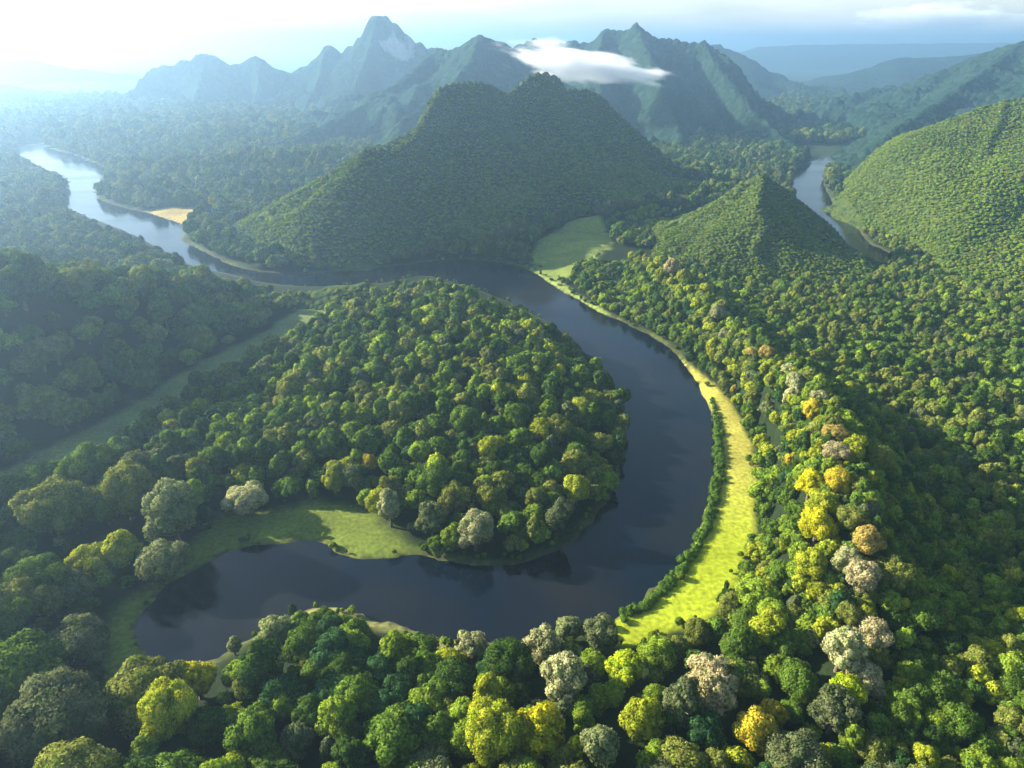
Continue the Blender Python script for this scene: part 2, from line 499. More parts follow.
def mountain_material(name, green1, green2, rock, tree_scale, bump, rock_lo, rock_hi, cliff=None):
    """forest canopy with bare rock on the steepest faces"""
    m, nt, N, Lk = new_mat(name)
    out = N('ShaderNodeOutputMaterial')
    b = N('ShaderNodeBsdfPrincipled'); b.inputs['Roughness'].default_value = 1.0
    b.inputs['Specular IOR Level'].default_value = 0.0
    geo = N('ShaderNodeNewGeometry')
    vo = N('ShaderNodeTexVoronoi'); vo.inputs['Scale'].default_value = tree_scale
    nz = N('ShaderNodeTexNoise'); nz.inputs['Scale'].default_value = tree_scale * 0.12; nz.inputs['Detail'].default_value = 8; nz.inputs['Roughness'].default_value = 0.7
    Lk(geo.outputs['Position'], vo.inputs['Vector']); Lk(geo.outputs['Position'], nz.inputs['Vector'])
    ad = N('ShaderNodeMath'); ad.operation = 'MULTIPLY_ADD'; ad.inputs[1].default_value = 0.45
    sepc = N('ShaderNodeSeparateColor')
    Lk(vo.outputs['Color'], sepc.inputs[0])
    Lk(sepc.outputs[0], ad.inputs[0]); Lk(nz.outputs[0], ad.inputs[2])
    cr = N('ShaderNodeValToRGB')
    cr.color_ramp.elements[0].position = 0.4; cr.color_ramp.elements[0].color = (*green1, 1)
    cr.color_ramp.elements[1].position = 0.95; cr.color_ramp.elements[1].color = (*green2, 1)
    Lk(ad.outputs[0], cr.inputs[0])
    sx = N('ShaderNodeSeparateXYZ'); Lk(geo.outputs['True Normal'], sx.inputs[0])
    n3 = N('ShaderNodeTexNoise'); n3.inputs['Scale'].default_value = tree_scale * 0.2; n3.inputs['Detail'].default_value = 5
    mp = N('ShaderNodeMapping'); mp.inputs['Scale'].default_value = (1, 1, 0.3)
    Lk(geo.outputs['Position'], mp.inputs[0]); Lk(mp.outputs[0], n3.inputs['Vector'])
    s2 = N('ShaderNodeMath'); s2.operation = 'MULTIPLY_ADD'; s2.inputs[1].default_value = 0.5
    Lk(n3.outputs[0], s2.inputs[0]); Lk(sx.outputs['Z'], s2.inputs[2])
    rk = N('ShaderNodeMapRange'); rk.inputs[1].default_value = rock_hi; rk.inputs[2].default_value = rock_lo
    Lk(s2.outputs[0], rk.inputs[0])
    fac = rk.outputs[0]
    if cliff:      # one bare outcrop with a place of its own
        dn = N('ShaderNodeVectorMath'); dn.operation = 'DISTANCE'; dn.inputs[1].default_value = cliff[0]
        Lk(geo.outputs['Position'], dn.inputs[0])
        q = N('ShaderNodeMath'); q.operation = 'MULTIPLY_ADD'; q.inputs[1].default_value = cliff[1] * 3.0
        Lk(n3.outputs[0], q.inputs[0]); Lk(dn.outputs['Value'], q.inputs[2])
        cm = N('ShaderNodeMapRange'); cm.inputs[1].default_value = cliff[1] * 2.35; cm.inputs[2].default_value = cliff[1] * 2.05
        Lk(q.outputs[0], cm.inputs[0])
        mxx = N('ShaderNodeMath'); mxx.operation = 'MAXIMUM'
        Lk(cm.outputs[0], mxx.inputs[0]); Lk(fac, mxx.inputs[1]); fac = mxx.outputs[0]
    mx = N('ShaderNodeMix'); mx.data_type = 'RGBA'
    Lk(fac, mx.inputs['Factor']); Lk(cr.outputs[0], mx.inputs[6])
    mx.inputs[7].default_value = (*rock, 1)
    Lk(mx.outputs[2], b.inputs['Base Color'])
    bp = N('ShaderNodeBump'); bp.invert = True; bp.inputs['Strength'].default_value = 0.9; bp.inputs['Distance'].default_value = bump
    Lk(vo.outputs['Distance'], bp.inputs['Height'])
    Lk(bp.outputs[0], b.inputs['Normal'])
    Lk(b.outputs[0], out.inputs['Surface'])
    return m


def water_material():
    m, nt, N, Lk = new_mat('water')
    out = N('ShaderNodeOutputMaterial')
    b = N('ShaderNodeBsdfPrincipled')
    b.inputs['IOR'].default_value = 1.33
    geo = N('ShaderNodeNewGeometry')
    nz = N('ShaderNodeTexNoise'); nz.inputs['Scale'].default_value = 0.45; nz.inputs['Detail'].default_value = 5; nz.inputs['Roughness'].default_value = 0.6
    Lk(geo.outputs['Position'], nz.inputs['Vector'])
    # drifting silt tints the dark water
    n2 = N('ShaderNodeTexNoise'); n2.inputs['Scale'].default_value = 0.018; n2.inputs['Detail'].default_value = 5
    Lk(geo.outputs['Position'], n2.inputs['Vector'])
    cr = N('ShaderNodeValToRGB')
    cr.color_ramp.elements[0].position = 0.42; cr.color_ramp.elements[0].color = (0.002, 0.005, 0.011, 1)
    cr.color_ramp.elements[1].position = 0.72; cr.color_ramp.elements[1].color = (0.013, 0.011, 0.008, 1)
    Lk(n2.outputs[0], cr.inputs[0]); Lk(cr.outputs[0], b.inputs['Base Color'])
    bp = N('ShaderNodeBump'); bp.inputs['Strength'].default_value = 0.25; bp.inputs['Distance'].default_value = 0.16
    Lk(nz.outputs[0], bp.inputs['Height']); Lk(bp.outputs[0], b.inputs['Normal'])
    # breeze-roughened patches and smooth lanes
    mp = N('ShaderNodeMapping'); mp.inputs['Scale'].default_value = (0.012, 0.05, 1); mp.inputs['Rotation'].default_value = (0, 0, 0.5)
    n3 = N('ShaderNodeTexNoise'); n3.inputs['Scale'].default_value = 1.0; n3.inputs['Detail'].default_value = 6
    Lk(geo.outputs['Position'], mp.inputs[0]); Lk(mp.outputs[0], n3.inputs['Vector'])
    rr = N('ShaderNodeMapRange'); rr.inputs[1].default_value = 0.40; rr.inputs[2].default_value = 0.62; rr.inputs[3].default_value = 0.05; rr.inputs[4].default_value = 0.20
    Lk(n3.outputs[0], rr.inputs[0]); Lk(rr.outputs[0], b.inputs['Roughness'])
    Lk(b.outputs[0], out.inputs['Surface'])
    return m


M_LEAF = leaf_material('leaves', (0.05, 0.08, 0.02))
M_BARK = bark_material()
M_GROUND = ground_material()
M_WATER = water_material()
M_FAR = mountain_material('far_forest', (0.007, 0.021, 0.014), (0.022, 0.042, 0.026), (0.42, 0.38, 0.34), 0.10, 5.0, 0.36, 0.44)  # greens darkened and blued, standing in for shade and blue haze
M_PEAK = mountain_material('peak_forest', (0.007, 0.021, 0.014), (0.022, 0.042, 0.026), (0.45, 0.40, 0.36), 0.10, 5.0, 0.38, 0.46, (P(402, 42, 1870), 50))  # same greens, with far shade and haze put into the colour
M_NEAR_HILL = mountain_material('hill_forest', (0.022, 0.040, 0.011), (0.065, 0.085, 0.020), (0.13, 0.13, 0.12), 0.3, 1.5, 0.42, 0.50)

# ------------------------------------------------------------------ ground
def axis(lo, hi, core_lo, core_hi, step, growth):
    core = np.arange(core_lo, core_hi + 1e-6, step)
    left, right, s, v = [], [], step, core_lo
    while v > lo:
        s *= growth; v -= s; left.append(v)
    s, v = step, core[-1]
    while v < hi:
        s *= growth; v += s; right.append(v)
    return np.array(left[::-1] + list(core) + right)


xs = axis(-16000, 16000, -300, 300, 2.0, 1.06)
ys = axis(-400, 18000, 70, 520, 1.8, 1.035)
X, Y = np.meshgrid(xs, ys)
SD = water_sd(X, Y)
Z = base_h(X.ravel(), Y.ravel(), SD.ravel()).reshape(X.shape)

cover = np.empty(X.shape + (3,))
cover[:] = (0.012, 0.021, 0.007)


def paint(poly, colour, soft=3.0, rough=2.5):
    p = poly
    m = (X > p[:, 0].min() - 15) & (X < p[:, 0].max() + 15) & (Y > p[:, 1].min() - 15) & (Y < p[:, 1].max() + 15)
    d = seg_dist(p, X[m], Y[m], True)
    d = np.where(inside(p, X[m], Y[m]), -d, d) + rough * fbm(X[m] / 9, Y[m] / 9, 77, 3)
    w = (1 - sstep(d, -soft, soft))[:, None]
    c = np.array(colour(X[m], Y[m])) if callable(colour) else np.array(colour)[None]
    cover[m] = cover[m] * (1 - w) + c * w


def lime_col(x, y):
    px, py, _ = project(x, y, np.full(x.shape, 1.6))
    lime, tan, pale = np.array([0.28, 0.33, 0.016]), np.array([0.33, 0.30, 0.05]), np.array([0.20, 0.25, 0.05])
    a = sstep(py, 440, 560)[:, None]
    c = tan * (1 - a) + lime * a
    b = sstep(375 - py, 0, 50)[:, None]
    return c * (1 - b) + pale * b


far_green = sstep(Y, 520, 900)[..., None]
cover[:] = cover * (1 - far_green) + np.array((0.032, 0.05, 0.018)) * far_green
bank = (np.exp(-(np.maximum(SD, 0) / 3.0) ** 2) * (0.55 + 0.45 * np.clip(fbm(X / 14, Y / 14, 71, 3), -1, 1)))[..., None]
cover[:] = cover * (1 - bank) + np.array((0.10, 0.12, 0.03)) * bank
paint(MEADOW, (0.12, 0.155, 0.022), 4)
paint(VALLEY, (0.13, 0.165, 0.05), 3)
paint(LIME, lime_col, 1.5, 1.0)
paint(SLOPE_MEADOW, (0.17, 0.21, 0.04), 3)
paint(FAR_FIELD, (0.30, 0.22, 0.06), 3)
paint(NEAR_BANK, (0.2, 0.2, 0.06), 1.5)
muddy = (np.exp(-(np.minimum(SD, 0) / 1.5) ** 2) * (SD < 0.4))[..., None]
cover[:] = cover * (1 - muddy) + np.array((0.06, 0.05, 0.025)) * muddy
ground = link('ground', grid_mesh('ground', xs, ys, Z, None, {'cover': cover}), M_GROUND)
tag(ground, kind='structure')

wq = raw_mesh('water', [(-1100, 60, 0), (800, 60, 0), (800, 1400, 0), (-1100, 1400, 0)], [(0, 1, 2, 3)], False)
water = link('river_water', wq, M_WATER)
tag(water, kind='structure')

for k, mt in enumerate(MOUNTAINS):
    nm, cr, s1, s2, L, wob, wl, rough, cell, mg = mt
    pts = np.array([p for r in cr for p in r])
    lo, hi = pts.min(0) - mg, pts.max(0) + mg
    mx_, my_ = np.arange(lo[0], hi[0], cell), np.arange(lo[1], hi[1], cell)
    A, B = np.meshgrid(mx_, my_)
    H = mountain_h(k, A, B)
    bh = base_h(A.ravel(), B.ravel(), water_sd(A.ravel(), B.ravel())).reshape(A.shape) if k < 3 else np.zeros(A.shape)
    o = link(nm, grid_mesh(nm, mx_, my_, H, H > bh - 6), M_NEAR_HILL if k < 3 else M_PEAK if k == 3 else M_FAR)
    tag(o, kind='structure')
SUN_AZ, SUN_EL = rad(-73), rad(23)
SUN_E, SKY_E, EXPOSURE = 5.0, 0.064, 2.05
HAZE_COL, HAZE_D, HAZE_G = (0.44, 0.68, 0.92, 1), 0.00033, 0.70
CLOUD_COL = (7.6, 7.1, 6.4, 1)

# ------------------------------------------------------------------ crowns and trunks
def ico(sub):
    bm = bmesh.new()
    bmesh.ops.create_icosphere(bm, subdivisions=sub, radius=1.0)
    v = np.array([x.co[:] for x in bm.verts])
    f = [[q.index for q in p.verts] for p in bm.faces]
    bm.free()
    return v, np.array(f)


ICO2 = ico(2)
ICO1 = ico(1)


def crown_mesh(name, seed, shape, n_leaf, leaf, core=True):
    """a crown of leaf clumps on many uneven lobes; radius about 1, ground at z = 0"""
    r = np.random.default_rng(seed)
    H, W, cz, nl, lo_r, hi_r, bottom = {
        'round': (0.85, 0.66, 1.25, 30, 0.17, 0.38, -0.60),
        'tall': (1.30, 0.46, 1.65, 30, 0.14, 0.32, -0.85),
        'wide': (0.55, 0.74, 1.00, 32, 0.16, 0.36, -0.50),
        'open': (0.95, 0.66, 1.35, 34, 0.12, 0.30, -0.65),
    }[shape]
    cs, rs = [np.array([0, 0, cz - 0.05])], [0.62 if shape != 'tall' else 0.5]
    lean = r.normal(0, 0.10, 2)
    for i in range(nl):
        t = (i + 0.5) / nl
        zz = 1 - t * (1 - bottom)
        a = i * 2.39996 + r.uniform(-0.5, 0.5)
        q = math.sqrt(max(0, 1 - zz * zz))
        k = r.uniform(0.62, 1.22)
        c = np.array([q * math.cos(a) * W * k, q * math.sin(a) * W * k, cz + zz * H * 0.72 * r.uniform(0.85, 1.12)])
        c[:2] += lean * (c[2] - 0.5)
        cs.append(c)
        rs.append(r.uniform(lo_r, hi_r))
    cs, rs = np.array(cs), np.array(rs)
    co, faces, nrm = [], [], []
    if core:
        v, f = ICO2
        for c, R in zip(cs, rs):
            if R < 0.2:
                continue
            d = v * (0.80 * R * (1 + 0.22 * r.normal(0, 0.5, (len(v), 1)).clip(-1, 1)))
            b = len(co)
            co.extend(c + d)
            nrm.extend(v)
            faces.extend((f + b).tolist())
    area = (rs ** 2) / (rs ** 2).sum()
    for c, R, w in zip(cs, rs, area):
        n = int(n_leaf * w * 2.0)
        d = r.normal(0, 1, (n, 3))
        d /= np.linalg.norm(d, axis=1)[:, None]
        p = c + d * (R * r.uniform(0.80, 1.22, n))[:, None]
        dist = np.linalg.norm(p[:, None] - cs[None], axis=2) / rs[None]
        ok = (dist < 0.78).sum(1) == 0
        ok &= p[:, 2] > 0.08
        if shape == 'open':
            ok &= r.random(n) < 0.75
        for pp, dd in zip(p[ok], d[ok]):
            nn = dd + r.normal(0, 0.55, 3)
            nn /= np.linalg.norm(nn)
            u = np.cross(nn, r.normal(0, 1, 3)); u /= np.linalg.norm(u) + 1e-9
            w_ = np.cross(nn, u)
            s = leaf * r.uniform(0.6, 1.35)
            b = len(co)
            co.extend((pp + u * s, pp + w_ * s * 0.62, pp - u * s, pp - w_ * s * 0.62))
            sm = dd * 0.5 + nn * 0.6 + (pp - cs[0]) * 0.25
            sm /= np.linalg.norm(sm)
            nrm.extend((sm,) * 4)
            faces.append([b, b + 1, b + 2, b + 3])
    me = raw_mesh(name, co, faces)
    me.normals_split_custom_set_from_vertices([tuple(map(float, x)) for x in nrm])
    me.materials.append(M_LEAF)
    return me


def tube(co, faces, pts, radii, n=7):
    b = len(co)
    pts = [np.array(p, float) for p in pts]
    for i, (p, R) in enumerate(zip(pts, radii)):
        d = pts[min(i + 1, len(pts) - 1)] - pts[max(i - 1, 0)]
        d /= np.linalg.norm(d)
        u = np.cross(d, (0.3, 0.9, 0.1)); u /= np.linalg.norm(u)
        w = np.cross(d, u)
        for k in range(n):
            a = 2 * math.pi * k / n
            co.append(p + (u * math.cos(a) + w * math.sin(a)) * R)
    for i in range(len(pts) - 1):
        for k in range(n):
            faces.append([b + i * n + k, b + i * n + (k + 1) % n, b + (i + 1) * n + (k + 1) % n, b + (i + 1) * n + k])


def trunk_mesh(name, seed, shape):
    r = np.random.default_rng(seed)
    co, faces = [], []
    top = {'round': 1.5, 'tall': 2.2, 'wide': 1.15, 'open': 1.7}[shape]
    pts = [(0, 0, -0.15)] + [(r.normal(0, 0.03), r.normal(0, 0.03), top * t) for t in (0.12, 0.35, 0.65, 1.0)]
    tube(co, faces, pts, [0.13, 0.09, 0.075, 0.05, 0.02])
    for k in range(6):
        a = k * 2.4 + r.uniform(-0.3, 0.3)
        z0 = top * r.uniform(0.3, 0.7)
        L = r.uniform(0.5, 0.8)
        tube(co, faces, [(0, 0, z0), (math.cos(a) * L * 0.5, math.sin(a) * L * 0.5, z0 + 0.22), (math.cos(a) * L, math.sin(a) * L, z0 + 0.5)], [0.045, 0.03, 0.012], 5)
    me = raw_mesh(name, co, faces)
    me.materials.append(M_BARK)
    return me


KINDS = ['round', 'round', 'round', 'round', 'round', 'wide', 'wide', 'wide', 'tall', 'tall', 'open', 'open']
CROWN_HI = [crown_mesh('crown', 100 + i, s, 6500, 0.060) for i, s in enumerate(KINDS)]
CROWN_XL = {i: crown_mesh('crown', 400 + i, s, 15000, 0.040) for i, s in enumerate(KINDS) if i in (0, 1, 5, 6, 7, 10)}
CROWN_LO = [crown_mesh('crown_small', 200 + i, s, 1500, 0.115) for i, s in enumerate(KINDS[:10])]
TRUNKS = [trunk_mesh('trunk', 300 + i, s) for i, s in enumerate(KINDS)]
BY_SHAPE = {s: [i for i, q in enumerate(KINDS) if q == s] for s in set(KINDS)}

# ------------------------------------------------------------------ where trees stand
TINT = {  # real leaf colours
    'dark green': (0.052, 0.090, 0.017), 'deep blue-green': (0.043, 0.094, 0.030), 'green': (0.100, 0.155, 0.022), 'olive': (0.171, 0.185, 0.037),
    'light green': (0.188, 0.252, 0.026), 'yellow-green': (0.285, 0.302, 0.024), 'grey-green': (0.115, 0.130, 0.055),
    'pale beige': (0.33, 0.32, 0.15), 'pinkish beige': (0.36, 0.30, 0.155), 'bright yellow': (0.44, 0.40, 0.018), 'golden': (0.40, 0.31, 0.028),
    'orange': (0.36, 0.26, 0.07), 'lime green': (0.30, 0.35, 0.018), 'silvery green': (0.20, 0.22, 0.09),
}
PALETTE = {
    'near': (('dark green', 3), ('deep blue-green', 2), ('green', 5), ('olive', 2), ('light green', 4), ('yellow-green', 1.2), ('grey-green', .8)),
    'peninsula': (('dark green', 3), ('green', 5), ('olive', 4), ('light green', 3), ('yellow-green', .9), ('grey-green', 1)),
    'left': (('dark green', 5), ('green', 4), ('olive', 4), ('grey-green', 2)),
    'hill': (('dark green', 4), ('green', 5), ('olive', 4), ('light green', 1)),
    'slope': (('green', 5), ('light green', 4), ('olive', 2), ('yellow-green', 1.2), ('dark green', 2)),
    'crest': (('yellow-green', 6), ('pale beige', .5), ('olive', 2), ('golden', .5), ('light green', 3), ('orange', .15), ('grey-green', 1)),
    'plain': (('green', 5), ('olive', 4), ('light green', 3.5), ('dark green', 2), ('grey-green', 1.5), ('yellow-green', .4)),
    'mount': (('green', 4), ('olive', 4), ('light green', 5)),
    'far2': (('green', 4), ('olive', 3), ('dark green', 4)),
    'far': (('green', 4), ('olive', 3), ('dark green', 4), ('grey-green', 2)),
}
PENINSULA = gpoly([(335, 292), (380, 280), (425, 276), (470, 289), (510, 305), (550, 327), (578, 349), (602, 373), (622, 403), (626, 440), (619, 480), (602, 511), (578, 540),
                   (545, 560), (510, 567), (475, 567), (447, 559), (420, 543), (395, 522), (350, 505), (300, 500), (250, 500), (215, 515), (190, 530), (150, 500), (110, 470), (110, 455),
                   (170, 410), (240, 368), (300, 335)], 2.0, 3)
LEFT_WOOD = gpoly([(-400, 900), (-400, 560), (-80, 540), (0, 500), (95, 455), (115, 465), (190, 525), (200, 560), (150, 590), (110, 640), (98, 690), (150, 690), (200, 690), (200, 900)], 2.0, 0)
RIDGE_LINE = np.array(RIDGE[0])[:, :2]

# trees that stand out: px, py of the crown's middle, crown radius in metres, shape, colour, label
SPECIAL = [
    (474, 650, 4.3, 'open', 'pale beige', 'pale beige feathery tree alone on the near shore'),
    (543, 647, 4.5, 'open', 'pale beige', 'pale beige tree at the water edge, taller of a touching pair'),
    (563, 678, 5.0, 'open', 'pale beige', 'pale beige tree with greyish lower side in front of its shore twin'),
    (601, 633, 4.6, 'open', 'grey-green', 'greyish pale tree where the shrub strip meets the near shore'),
    (571, 628, 4.0, 'round', 'silvery green', 'silvery green tree on the shore behind two pale trees'),
    (536, 733, 5.8, 'round', 'bright yellow', 'large bright yellow-green tree among dark trees below the shore'),
    (605, 742, 5.2, 'tall', 'silvery green', 'tall pale silvery tree in the frontmost forest'),
    (586, 722, 3.6, 'tall', 'light green', 'slim light green tree touching the tall silvery one'),
    (626, 665, 4.6, 'round', 'lime green', 'lime green tree just below the lime meadow tip'),
    (640, 722, 5.0, 'round', 'yellow-green', 'yellow-green knobbly tree in the forest below the lime meadow'),
    (708, 675, 4.2, 'open', 'pinkish beige', 'pinkish beige tree, upper one of two stacked pale trees'),
    (716, 697, 4.4, 'open', 'pinkish beige', 'pinkish beige tree, lower and greyer of two stacked pale trees'),
    (757, 733, 4.6, 'round', 'golden', 'golden yellow tree in the front forest with dark trees round it'),
    (769, 714, 3.2, 'round', 'golden', 'small golden tree tucked behind a larger golden tree'),
    (800, 755, 6.4, 'wide', 'grey-green', 'broad greyish green tree at the bottom edge below golden trees'),
    (842, 652, 4.4, 'open', 'pale beige', 'pale beige open tree in the hollow below the ridge'),
    (873, 637, 4.4, 'round', 'pinkish beige', 'pinkish round tree on the shaded side of the ridge foot'),
    (864, 678, 4.0, 'open', 'pinkish beige', 'small pinkish beige tree below the pale open tree'),
    (843, 690, 4.2, 'round', 'lime green', 'small lime green tree beside a small pinkish tree'),
    (878, 660, 3.6, 'round', 'olive', 'olive tree between two pinkish trees at the ridge foot'),
    (835, 712, 4.6, 'open', 'grey-green', 'greyish open tree below the small lime green tree'),
    (862, 577, 4.2, 'open', 'pinkish beige', 'pinkish beige tree at the lower end of the ridge crest'),
    (845, 570, 3.4, 'open', 'pale beige', 'small pale tree touching a pinkish tree on the crest'),
    (867, 540, 4.2, 'round', 'orange', 'round orange tree on the shaded edge of the crest'),
    (897, 577, 4.6, 'round', 'olive', 'brownish olive tree in the shade behind the crest'),
    (817, 530, 5.2, 'round', 'bright yellow', 'brightest yellow tree on the crest above the tan meadow'),
    (826, 508, 4.4, 'round', 'yellow-green', 'yellow-green tree behind the brightest yellow crest tree'),
    (811, 484, 4.6, 'round', 'bright yellow', 'yellow tree high on the crest, second of the yellow line'),
    (838, 482, 4.0, 'round', 'golden', 'golden orange tree on top of the crest beside a yellow tree'),
    (836, 432, 3.6, 'wide', 'orange', 'flat orange-tinted tree on the crest middle'),
    (837, 455, 3.8, 'wide', 'pinkish beige', 'peach coloured flat tree on the crest middle'),
    (812, 412, 3.6, 'round', 'golden', 'golden olive tree on the upper crest'),
    (796, 383, 4.4, 'round', 'pale beige', 'pale tan tree on the upper crest above golden ones'),
    (768, 352, 3.8, 'wide', 'orange', 'orange-brown tree on the upper crest, largest of a row'),
    (752, 351, 3.2, 'wide', 'orange', 'small orange-brown tree on the upper crest'),
    (784, 357, 3.0, 'wide', 'pinkish beige', 'small peach tree ending the orange row on the crest'),
    (718, 320, 4.6, 'round', 'pale beige', 'pale olive-tan tree on the far stretch of the crest'),
    (671, 286, 4.6, 'open', 'pinkish beige', 'whitish pink tree at the far tip of the crest'),
    (390, 507, 5.2, 'tall', 'pale beige', 'pale beige tall tree at the meadow tip on the peninsula'),
    (475, 530, 5.4, 'open', 'pale beige', 'large pale beige tree on the peninsula shore'),
    (432, 520, 4.8, 'open', 'grey-green', 'greyish green tree between two pale peninsula trees'),
    (577, 490, 5.2, 'round', 'yellow-green', 'yellow-green tree on the peninsula rim by the water'),
    (600, 440, 5.6, 'wide', 'olive', 'tan-olive broad tree on the peninsula rim, lit from above'),
    (590, 395, 5.4, 'wide', 'yellow-green', 'yellowish broad tree on the upper peninsula rim'),
    (540, 430, 5.0, 'round', 'yellow-green', 'yellow-green round tree inside the peninsula forest'),
    (370, 462, 3.6, 'round', 'golden', 'small golden tree inside the peninsula forest'),
    (245, 497, 7.0, 'wide', 'pale beige', 'pale round tree standing at the meadow top edge'),
    (172, 517, 8.0, 'open', 'silvery green', 'silvery pale tree on the grass, behind another silvery tree'),
    (160, 560, 8.0, 'wide', 'silvery green', 'silvery green domed tree nearest the lake left end'),
    (120, 553, 6.2, 'round', 'yellow-green', 'yellow-green round tree beside the silvery domed tree'),
    (92, 556, 6.6, 'wide', 'yellow-green', 'wide yellow-green tree at the left wood edge'),
    (58, 505, 10.5, 'wide', 'olive', 'very broad olive tree with a lit top in the left wood'),
    (75, 640, 8.5, 'wide', 'grey-green', 'broad greyish tree on the dim grass left of the lake'),
    (55, 712, 10.0, 'wide', 'grey-green', 'very broad greyish tree in the dim lower left wood'),
    (135, 695, 9.0, 'wide', 'olive', 'wide dull olive tree below the lake left end'),
    (165, 712, 7.2, 'round', 'yellow-green', 'yellowish olive dome of a tree below the bright yellow tree'),
    (196, 680, 5.6, 'round', 'bright yellow', 'bright yellow-lime tree at the lake left corner'),
    (233, 645, 2.4, 'tall', 'silvery green', 'tiny silvery tree sticking out over the near shore'),
    (275, 633, 4.4, 'open', 'silvery green', 'silvery pale tree on the grassy near bank'),
]


def free_hits(px, py):
    """first point of the land under a sight line"""
    d = ray(px, py)
    t = np.arange(120, 1400, 1.0)
    x, y, zz = d[0] * t, d[1] * t, CAM_H + d[2] * t
    z, _ = total_h(x, y)
    i = np.argmax(z > zz)
    return x[i], y[i], z[i]


trees = []      # x, y, z, radius, tint, shape, zone, label
for px, py, R, shp, tn, lab in SPECIAL:
    if shp == 'open':
        R *= 1.22
    # the crown's middle stands about 1.25 radii above the ground
    x, y, z = free_hits(px, py)
    for _ in range(4):
        d = ray(px, py)
        t = (z + R * (1.2 if shp != 'tall' else 1.6) * (0.9 if shp == 'wide' else 1) - CAM_H) / d[2]
        x, y = d[0] * t, d[1] * t
        zz, _s = total_h(np.array([x]), np.array([y]))
        z = float(zz[0])
    trees.append([x, y, z, R, tn, shp, 'special', lab])
SP = np.array([[t[0], t[1], t[3]] for t in trees])


def scatter(lo, hi, r0):
    s = (1.42 if r0 < 2 else 1.62) * r0
    ax = np.arange(lo[0], hi[0], s)
    ay = np.arange(lo[1], hi[1], s * 0.87)
    A, B = np.meshgrid(ax, ay)
    A = A + (np.arange(len(ay)) % 2)[:, None] * s * 0.5
    jt = .6 if r0 < 2 else .42
    A = A + RNG.uniform(-jt, jt, A.shape) * s
    B = B + RNG.uniform(-jt, jt, B.shape) * s
    return A.ravel(), B.ravel()


def bbox(poly):
    return poly.min(0), poly.max(0)


ZONES = [('peninsula', 3.8, *bbox(PENINSULA)), ('left', 7.0, (-260, 60), (-70, 330)), ('near', 4.2, (-120, 70), (150, 190)), ('slope', 2.8, (20, 60), (190, 480)),
         ('hill', 5.6, (-420, 170), (20, 480)), ('plain', 2.5, (100, 60), (520, 620)), ('mount', 1.3, (-340, 380), (620, 1000)), ('far', 4.6, (-760, 430), (420, 1150)), ('far2', 7.0, (-1700, 1150), (900, 2100))]


def classify(x, y, sd, src):
    """which kind of forest grows at each point ('' = none)"""
    z = np.full(x.shape, 'far', dtype=object)
    dl = seg_dist(RIDGE_LINE, x, y)
    east = x > 60
    z[y < 470] = 'hill'
    z[(x > 95) & (y < 620)] = 'plain'
    z[inside(LEFT_WOOD, x, y)] = 'left'
    z[(y < 178) & (x > -82) & (x < 120)] = 'near'
    z[(dl < 52) & (y > 145) & (x > 40)] = 'slope'
    z[(dl < 45) & (y <= 150) & (x > 75)] = 'slope'
    z[inside(PENINSULA, x, y)] = 'peninsula'
    z[(src >= 0) & (src < 3)] = 'mount'
    z[src >= 3] = ''
    z[(z == 'far') & (y > 1150)] = 'far2'
    for p in (MEADOW, LIME, SLOPE_MEADOW, FAR_FIELD, VALLEY):
        z[inside(p, x, y)] = ''
    z[inside(NEAR_BANK, x, y)] = ''
    z[sd < np.where(z == 'peninsula', 0.6, 2.2)] = ''
    return z


def zone_name(z):
    return z


